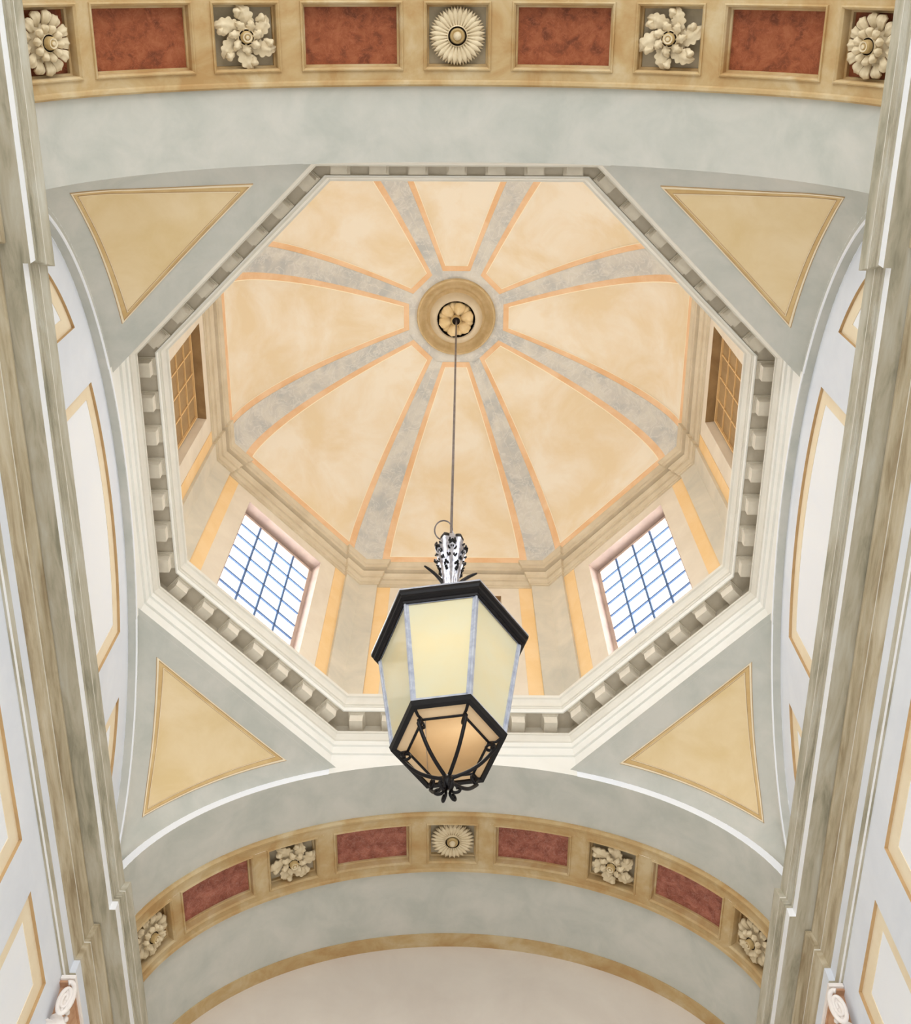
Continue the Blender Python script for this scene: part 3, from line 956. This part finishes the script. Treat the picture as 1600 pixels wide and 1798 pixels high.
def put(me, name, parent, M4):
    o = bpy.data.objects.new(name, me); C.objects.link(o); o.parent = parent
    o.matrix_local = M4
    return o
def rosette(kind, L, sg, label, spin=0.0):
    T, B, n = S_frame(L)
    deep = 0.045
    p = Vector(S(L, sg * VC, -deep))
    root = thing('carved_rosette', p, label, 'rosette', 'carved stucco rosettes in the coffers')
    F = Matrix(((T.x, B.x, n.x), (T.y, B.y, n.y), (T.z, B.z, n.z)))
    if F.determinant() < 0:
        F = Matrix(((-T.x, B.x, n.x), (-T.y, B.y, n.y), (-T.z, B.z, n.z)))
    root.rotation_euler = F.to_euler()
    R = lambda a, dz=0.0, sc=1.0: Matrix.Translation((0, 0, dz)) @ Matrix.Rotation(a, 4, 'Z') @ Matrix.Scale(sc, 4)
    if kind == 'daisy':
        put(ME['base'], 'flower_base', root, R(0))
        N = 28
        for i in range(N): put(ME['ray'], 'petal', root, R(2 * PI * i / N + spin))
        for i in range(N): put(ME['ray2'], 'petal', root, R(2 * PI * (i + 0.5) / N + spin))
        put(ME['eye'], 'flower_eye', root, R(0))
    elif kind == 'flower':
        put(ME['base'], 'flower_base', root, R(0))
        for i in range(13): put(ME['broad'], 'petal', root, R(2 * PI * i / 13 + spin, 0.012 * (i % 2), 0.96))
        for i in range(10): put(ME['inner'], 'petal', root, R(2 * PI * (i + 0.5) / 10 + spin, 0, 1.05))
        put(ME['eye2'], 'flower_eye', root, R(0))
    else:
        put(ME['base'], 'flower_base', root, R(0))
        for i in range(6): put(ME['acan'], 'leaf', root, R(2 * PI * i / 6 + spin, 0.012 * (i % 2), 0.93 + 0.05 * (i % 3)))
        for i in range(6): put(ME['acan_t'], 'leaf', root, R(2 * PI * (i + 0.55) / 6 + spin, 0.01, 1.0))
        for i in range(7): put(ME['acan_s'], 'leaf', root, R(2 * PI * (i + 0.3) / 7 + spin, 0, 1.05))
        put(ME['eye2'], 'flower_eye', root, R(spin))
    return root
rosette('daisy', 0, -1, 'daisy rosette in the middle coffer of the band at the top', 0.11)
rosette('acanthus', -2.145, -1, 'swirling leaf rosette in the top band, first carved coffer left of the daisy', 0.3)
rosette('acanthus', 2.145, -1, 'ruffled leaf rosette in the top band, first carved coffer right of the daisy', 1.0)
rosette('flower', -4.185, -1, 'double-petalled rosette on red ground at the left end of the top band', 0.2)
rosette('flower', 4.185, -1, 'double-petalled rosette on red ground at the right end of the top band', 0.0)
rosette('daisy', 0, 1, 'daisy rosette at the crown of the far arch, under the lantern', 0.1)
rosette('acanthus', -2.145, 1, 'leaf rosette on the far arch, first carved coffer left of the daisy', 0.8)
rosette('acanthus', 2.145, 1, 'leaf rosette on the far arch, first carved coffer right of the daisy', 0.1)
rosette('flower', -4.185, 1, 'double-petalled rosette at the lower left end of the far arch', 0.1)
rosette('flower', 4.185, 1, 'double-petalled rosette at the lower right end of the far arch', 0.3)

# flower in the oculus
zf = ZR - 0.20
root = thing('ceiling_rosette', (X0, Y0, zf), 'ochre six-petalled stucco flower in the oculus at the top of the dome', 'rosette')
pm1 = petal_mesh('petal', 0.250, 0.185, 'boss2' if 'boss2' in M else 'carve', r0=0.065, shape='spoon', lift0=0.0, lift1=0.075, cup=0.075, droop=0.06, thick=0.03, nl=12, nw=10)
M['flower'] = mat('ochre_flower_stucco', (222, 196, 146), (234, 210, 166), 6)
pm1.materials.clear(); pm1.materials.append(M['flower'])
flip = Matrix.Rotation(PI, 4, 'X')
for i in range(6):
    put(pm1, 'petal', root, flip @ Matrix.Rotation(2 * PI * i / 6 + 0.26, 4, 'Z'))
for i in range(6):
    put(pm1, 'petal', root, flip @ Matrix.Translation((0, 0, -0.085)) @ Matrix.Rotation(2 * PI * (i + 0.5) / 6 + 0.26, 4, 'Z') @ Matrix.Scale(1.0, 4))
bm_ = lathe_mesh('boss', [(0.10, -0.02), (0.095, 0.05), (0.085, 0.065), (0.07, 0.062), (0.06, 0.02), (0.0005, 0.015)], ['boss', 'boss', 'boss', 'dark', 'dark'])
put(bm_, 'boss', root, flip)
stem = MB(); stem.tube([(X0, Y0, zf + 0.22), (X0, Y0, zf)], 0.10, 'dark', 12); stem.build('socket', root, (X0, Y0, zf))

# ------------------------------------------------------------------ lantern
PH = -0.145
LX = -0.048
zt_, zb_, Rt, Rb = 8.985, 7.556, 0.722, 0.458
lan = thing('hanging_lantern', (LX, Y0, zb_), 'large hexagonal black iron lantern with cream glass hanging on a long rod', 'lantern')
LO = (LX, Y0, zb_)
def hx(R, i, z, ph=PH): return Vector((LX + R * cos(ph + i * PI / 3), Y0 + R * sin(ph + i * PI / 3), z))
def hexring(mb, prof, mts):
    for i in range(len(prof) - 1):
        mb.grid([[hx(prof[i][0], k, prof[i][1]) for k in range(6)], [hx(prof[i + 1][0], k, prof[i + 1][1]) for k in range(6)]], mts[min(i, len(mts) - 1)], False, True)
q = MB()
hexring(q, [(0.60, 8.86), (0.655, 8.845), (0.668, 8.86), (0.668, 8.885), (0.695, 8.90), (0.700, 8.93), (0.716, 8.95), (0.722, 8.955), (0.726, 8.985), (0.726, 9.01), (0.70, 9.02)], ['iron', 'iron', 'iron', 'iron', 'iron', 'iron', 'iron', 'iron', 'silver', 'silver'])
q.build('top_frame', lan, LO)
q = MB()
hexring(q, [(0.70, 9.015), (0.60, 9.10), (0.42, 9.22), (0.24, 9.36), (0.12, 9.56), (0.075, 9.8), (0.065, 10.1)], ['silver'])
hexring(q, [(0.60, 8.87), (0.56, 8.95), (0.30, 9.15), (0.01, 9.22)], ['pane_shade'])
q.build('roof', lan, LO)
q = MB()
hexring(q, [(0.452, 7.60), (0.470, 7.60), (0.478, 7.585), (0.470, 7.56), (0.462, 7.535), (0.420, 7.53), (0.412, 7.55), (0.43, 7.60)], ['silver', 'silver', 'iron', 'iron', 'iron', 'iron'])
q.build('bottom_frame', lan, LO)
RT2, ZT2, RB2, ZB2 = 0.632, 8.86, 0.450, 7.60
def lp(i, u, v, inset=0.0):
    """point on glass side i: u 0..1 along, v 0..1 up"""
    a = hx(RB2 - inset, i, ZB2).lerp(hx(RB2 - inset, i + 1, ZB2), u)
    b = hx(RT2 - inset, i, ZT2).lerp(hx(RT2 - inset, i + 1, ZT2), u)
    return a.lerp(b, v)
for i in range(6):
    g = MB()
    n = ((lp(i, 0.5, 0) + lp(i, 0.5, 1)) / 2 - Vector((LX, Y0, (ZB2 + ZT2) / 2))); n.z = 0; n.normalize()
    g.quad(lp(i, 0.02, 0), lp(i, 0.98, 0), lp(i, 0.98, 1), lp(i, 0.02, 1), 'milk')
    g.build('glass_pane', lan, LO)
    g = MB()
    o = n * -0.012  # added inner layer carrying the shaded tan of the pane back
    g.quad(lp(i, 0.02, 0) + o, lp(i, 0.98, 0) + o, lp(i, 0.98, 1) + o, lp(i, 0.02, 1) + o, 'pane_shade')
    g.build('pane_shade_layer', lan, LO)
    f = MB()     # flat bars round the pane
    t = (lp(i, 1, 0.5) - lp(i, 0, 0.5)).normalized()
    e = n * 0.008
    for (u0, v0, u1, v1, w) in ((0.0, 0, 0.0, 1, 0.020), (1.0, 0, 1.0, 1, 0.020)):
        a, b = lp(i, u0, v0), lp(i, u1, v1)
        ins = t * (w if u0 < 0.5 else -w)
        f.quad(a + e, a + ins * 1.4 + e, b + ins * 1.4 + e, b + e, 'silver')
        f.quad(a + ins * 1.4 + e, a + ins * 1.4, b + ins * 1.4, b + ins * 1.4 + e, 'silver')
    for v0, v1 in ((0.0, 0.022), (0.982, 1.0)):
        f.quad(lp(i, 0.03, v0) + e, lp(i, 0.97, v0) + e, lp(i, 0.97, v1) + e, lp(i, 0.03, v1) + e, 'silver')
    f.build('glazing_bar', lan, LO)
    c = MB(); c.tube([hx(RB2 + 0.006, i, ZB2 - 0.02), hx(RT2 + 0.006, i, ZT2)], 0.013, 'silver', 8); c.build('corner_post', lan, LO)
# lower tray: sloping panes in the shaded tan down to an inner hexagonal bar frame
RI, ZI = 0.325, 7.505
for i in range(6):
    a = MB(); a.tube([hx(RI, i, ZI), hx(RI, i + 1, ZI)], 0.011, 'iron', 6); a.build('inner_bar', lan, LO)
    a = MB(); a.tube([hx(0.43, i, 7.545), hx(0.38, i, 7.50), hx(RI, i, ZI)], [0.013, 0.012, 0.011], 'iron', 6); a.build('link', lan, LO)
    a = MB(); a.quad(hx(0.425, i, 7.55), hx(0.425, i + 1, 7.55), hx(RI, i + 1, ZI + 0.008), hx(RI, i, ZI + 0.008), 'pane_shade'); a.build('lower_pane', lan, LO)
# scrolled straps
def hp_(i, r, z): return hx(r, i, z)
for i in range(6):
    s = MB()
    pts = []
    # upper curl
    for j in range(15):
        t = j / 14; ang = -PI * 0.5 + t * 2 * PI * 1.15; rr = 0.018 + 0.026 * t
        pts.append(hp_(i, 0.335 + rr * cos(ang), 7.445 + rr * sin(ang)))
    s.tube(pts, [0.009 + 0.004 * (j / 14) for j in range(15)], 'iron', 6)
    pts = []
    for j in range(17):
        t = j / 16
        r = 0.345 * (1 - t) ** 1.15 + 0.028 + 0.035 * sin(PI * t) * 1.0
        z = 7.42 - 0.30 * t - 0.05 * sin(PI * t)
        pts.append(hp_(i, r, z))
    s.tube(pts, [0.0155] * 17, 'iron', 7)
    s.tube([hp_(i, 0.345, 7.42), hp_(i, 0.36, 7.46), hp_(i, 0.345, 7.49), hp_(i, RI, ZI)], [0.013, 0.022, 0.016, 0.01], 'iron', 7)
    s.build('scroll_strap', lan, LO)
    # foot scroll
    s = MB(); pts = []
    for j in range(8):
        t = j / 7
        pts.append(hp_(i, 0.030 + 0.012 * sin(PI * t), 7.12 - 0.13 * t))
    for j in range(12):
        t = j / 11; ang = PI + t * 2 * PI * 0.8; rr = 0.040 - 0.022 * t
        pts.append(hp_(i, 0.070 + rr * cos(ang), 6.985 + rr * sin(ang)))
    s.tube(pts, [0.012] * 20, 'iron', 6)
    s.build('foot_scroll', lan, LO)
bl = bpy.data.lights.new('lantern_fill', 'POINT'); bl.energy = 10; bl.color = (1.0, 0.97, 0.9); bl.shadow_soft_size = 0.12  # added point light, lifts the lantern interior; no bulb is modelled
bo_ = bpy.data.objects.new('lantern_fill', bl); C.objects.link(bo_); bo_.parent = lan; bo_.location = (0, 0, 0.85)
q = MB(); q.lathe((LX, Y0, 7.08), [(0.02, -0.06), (0.045, -0.04), (0.055, 0), (0.045, 0.04), (0.02, 0.07)], 'iron', 12); q.build('collar', lan, LO)
# finial: acanthus cup
FZ = 9.95
q = MB()
q.lathe((LX, Y0, 0), [(0.062, 9.75), (0.060, 10.05), (0.066, 10.22), (0.085, 10.42), (0.120, 10.62), (0.140, 10.78), (0.142, 10.88), (0.130, 10.98), (0.10, 11.06), (0.055, 11.10), (0.0005, 11.11)], 'pewter', 24)
q.build('finial_core', lan, LO)
def leaf_on(i, N, z0, z1, r_of, tip, w0, name='acanthus_leaf', out=0.01):
    l = MB(); rows = []
    a0 = 2 * PI * i / N + 0.1
    nl = 22
    for j in range(nl + 1):
        u = j / nl
        z = z0 + (z1 - z0) * u
        r = r_of(z) + out + 0.012 * sin(PI * u)
        if u > 0.80:
            k = (u - 0.80) / 0.20
            r += tip * sin(k * PI / 2); z = z0 + (z1 - z0) * (0.80 + 0.20 * sin(k * PI / 2)) - 0.05 * k * k
        w = w0 * (0.40 + 0.75 * sin(PI * min(1, u * 0.92 + 0.03)) ** 0.8) * (0.60 + 0.40 * abs(sin(PI * 6 * u)))
        row = []
        for v in (-1, -0.6, 0, 0.6, 1):
            row.append((LX + (r - 0.012 * abs(v)) * cos(a0 + v * w / max(r, 0.05)), Y0 + (r - 0.012 * abs(v)) * sin(a0 + v * w / max(r, 0.05)), z - 0.02 * abs(v)))
        rows.append(row)
    l.grid(rows[:20], 'pewter', True)
    l.grid(rows[19:], 'iron', True)
    rows2 = [[(x * 0.0 + LX + (x - LX) * 0.94, Y0 + (y - Y0) * 0.94, z) for x, y, z in r] for r in rows]
    l.grid(rows2, 'pewter', True)
    lf = l.build(name, lan, LO)
    fr = MB()
    for j in (9, 12, 15, 18):
        for e in (0, -1):
            p = Vector(rows[j][e]); c_ = Vector(rows[j][2])
            o_ = (p - c_).normalized(); rad = Vector((p.x - LX, p.y - Y0, 0)).normalized()
            fr.tube([p - o_ * 0.012 - Vector((0, 0, 0.03)), p + o_ * 0.006 + rad * 0.008, p + o_ * 0.010 + rad * 0.022 + Vector((0, 0, 0.018))], [0.006, 0.011, 0.009], 'iron', 6)
    fr.build('leaf_fringe', lf, LO)
def rcore(z):
    P_ = [(9.75, 0.062), (10.05, 0.060), (10.22, 0.066), (10.42, 0.085), (10.62, 0.120), (10.78, 0.140), (10.88, 0.142), (10.98, 0.130), (11.06, 0.10)]
    for (a, ra), (b, rb) in zip(P_[:-1], P_[1:]):
        if z <= b: return ra + (rb - ra) * max(0, (z - a) / (b - a))
    return 0.10
for i in range(6): leaf_on(i, 6, 10.0, 11.0, rcore, 0.035, 0.078)
for i in range(6): leaf_on(i + 0.5, 6, 10.0, 10.80, rcore, 0.040, 0.050, out=0.02)
for i in (0, 2):
    l = MB()
    a0 = i * PI / 2 + 0.15
    pts = []
    for j in range(9):
        t = j / 8; r = 0.07 + 0.20 * t ** 1.3; z = 10.08 + 0.42 * t - 0.08 * t * t
        pts.append((LX + r * cos(a0), Y0 + r * sin(a0), z))
    l.tube(pts, [0.022, 0.022, 0.021, 0.020, 0.018, 0.018, 0.017, 0.015, 0.010], 'iron', 6)
    l.build('curled_leaf', lan, LO)
# wire ring and hook
q = MB(); pts = []
for j in range(33):
    t = 2 * PI * j / 32
    pts.append((LX - 0.085 + 0.098 * cos(t), Y0, 11.33 + 0.235 * sin(t)))
q.tube(pts, 0.0085, 'rodiron', 6)
q.build('wire_ring', lan, LO)
q = MB()
q.tube([(LX + 0.045, Y0, 11.06), (LX + 0.03, Y0, 11.20), (LX + 0.008, Y0, 11.32), (LX + 0.004, Y0, 11.5)], 0.009, 'silver', 6)
q.tube([(LX - 0.035, Y0, 11.06), (LX - 0.02, Y0, 11.2), (LX + 0.0, Y0, 11.32)], 0.009, 'iron', 6)
q.build('hook', lan, LO)
q = MB(); q.tube([(LX, Y0, 11.1), (LX + 0.02, Y0, 15.0), (X0 + 0.004, Y0, zf + 0.05)], 0.0155, 'rodiron', 8); q.build('rod', lan, LO)

# ------------------------------------------------------------------ capitals of the far pilasters
def capital(sg, label):
    yn = Y0 + YB                         # near edge of the pilaster
    sf = SW - BRK                        # front face of the pilaster
    O = (X0 + sg * sf, yn, 7.95)
    root = thing('pilaster_capital', O, label, 'capital', 'scrolled capitals on the far pilasters')
    P = lambda s, y, z: (X0 + sg * s, Y0 + y, z)
    a = MB()
    y1 = 5.9
    a.box(P((SW + 3.720) / 2 - 0.005, (YB - 0.165 + y1 + 0.1) / 2, 8.535), ((SW - 3.720) / 2 + 0.0, 0, 0), (0, (y1 + 0.1 - YB + 0.165) / 2, 0), (0, 0, 0.022), 'capital')
    a.box(P((SW + 3.735) / 2, (YB - 0.14 + y1 + 0.08) / 2, 8.500), ((SW - 3.735) / 2, 0, 0), (0, (y1 + 0.08 - YB + 0.14) / 2, 0), (0, 0, 0.013), 'tan')
    a.build('abacus', root, O)
    b = MB()
    n = 8; rows = []
    for j in range(n + 1):
        t = j / n; k = 0.075 * t ** 2.2
        z = 7.97 + 0.52 * t
        rows.append([P(SW, YB - k, z), P(sf - k * 0.7, YB - k, z), P(sf - k * 0.7, y1 + k, z), P(SW, y1 + k, z)])
    b.grid(rows, 'tan')
    b.build('bell', root, O)
    def volute(cy, cs, cz, ang, R0):
        v = MB(); pts = []; rr = []
        dx, dy = cos(ang), sin(ang)
        N_ = 64
        for j in range(N_ + 1):
            t = j / N_
            r = R0 * (1 - 0.86 * t); th = PI * 0.62 - t * 2 * PI * 2.4
            u = r * cos(th) * 0.42; z = r * sin(th) * 1.12
            pts.append((X0 + sg * (cs - u * dx), Y0 + cy - u * dy, cz + z)); rr.append(0.026 - 0.012 * t)
        v.tube(pts, rr, 'capital', 8)
        return v
    v = volute(YB - 0.15, sf - 0.060, 8.28, -PI * 0.05, 0.18); v.build('volute', root, O)
    e = MB(); e.box(P(sf - 0.045, YB - 0.125, 8.27), (sg * 0.035, 0.008 , 0), (sg * 0.002, -0.02, 0), (0, 0, 0.12), 'capital'); e.build('volute_core', root, O)
    v = volute(y1 + 0.08, sf - 0.060, 8.275, -PI * 0.25, 0.185); v.build('volute', root, O)
    # bead chain along the front, acanthus leaves below
    for j in range(7):
        c = MB()
        c.lathe(P(sf - 0.085 - 0.004 * j, YB - 0.08 + 0.020 * j, 8.27 - 0.062 * j), [(0.0005, -0.036), (0.018, -0.026), (0.030, -0.004), (0.024, 0.018), (0.012, 0.03), (0.0005, 0.034)], 'capital', 10)
        c.build('husk', root, O)
    for (s, y, ln) in [(sf - 0.02, YB - 0.02, 0.30), (SW - 0.03, YB - 0.02, 0.24)] + [(sf, YB + 0.25 + 0.36 * j, 0.30) for j in range(5)]:
        l = MB(); rows = []
        side = y < YB
        for j in range(15):
            u = j / 14
            z = 7.90 + ln * u - 0.08 * max(0, u - 0.75) / 0.25
            o_ = 0.03 + 0.10 * u ** 3
            w = 0.085 * (0.5 + 0.6 * sin(PI * (0.1 + 0.85 * u))) * (0.72 + 0.28 * abs(sin(PI * 4 * u)))
            row = []
            for v in (-1, -0.5, 0, 0.5, 1):
                if side: row.append(P(s + v * w, y - o_ + 0.02 * abs(v), z))
                else: row.append(P(s - o_ + 0.02 * abs(v), y + v * w, z))
            rows.append(row)
        l.grid(rows, 'capital', True)
        l.build('acanthus_leaf', root, O)
capital(-1, 'white scrolled capital at the bottom left corner under the entablature')
capital(1, 'white scrolled capital at the bottom right corner under the entablature')
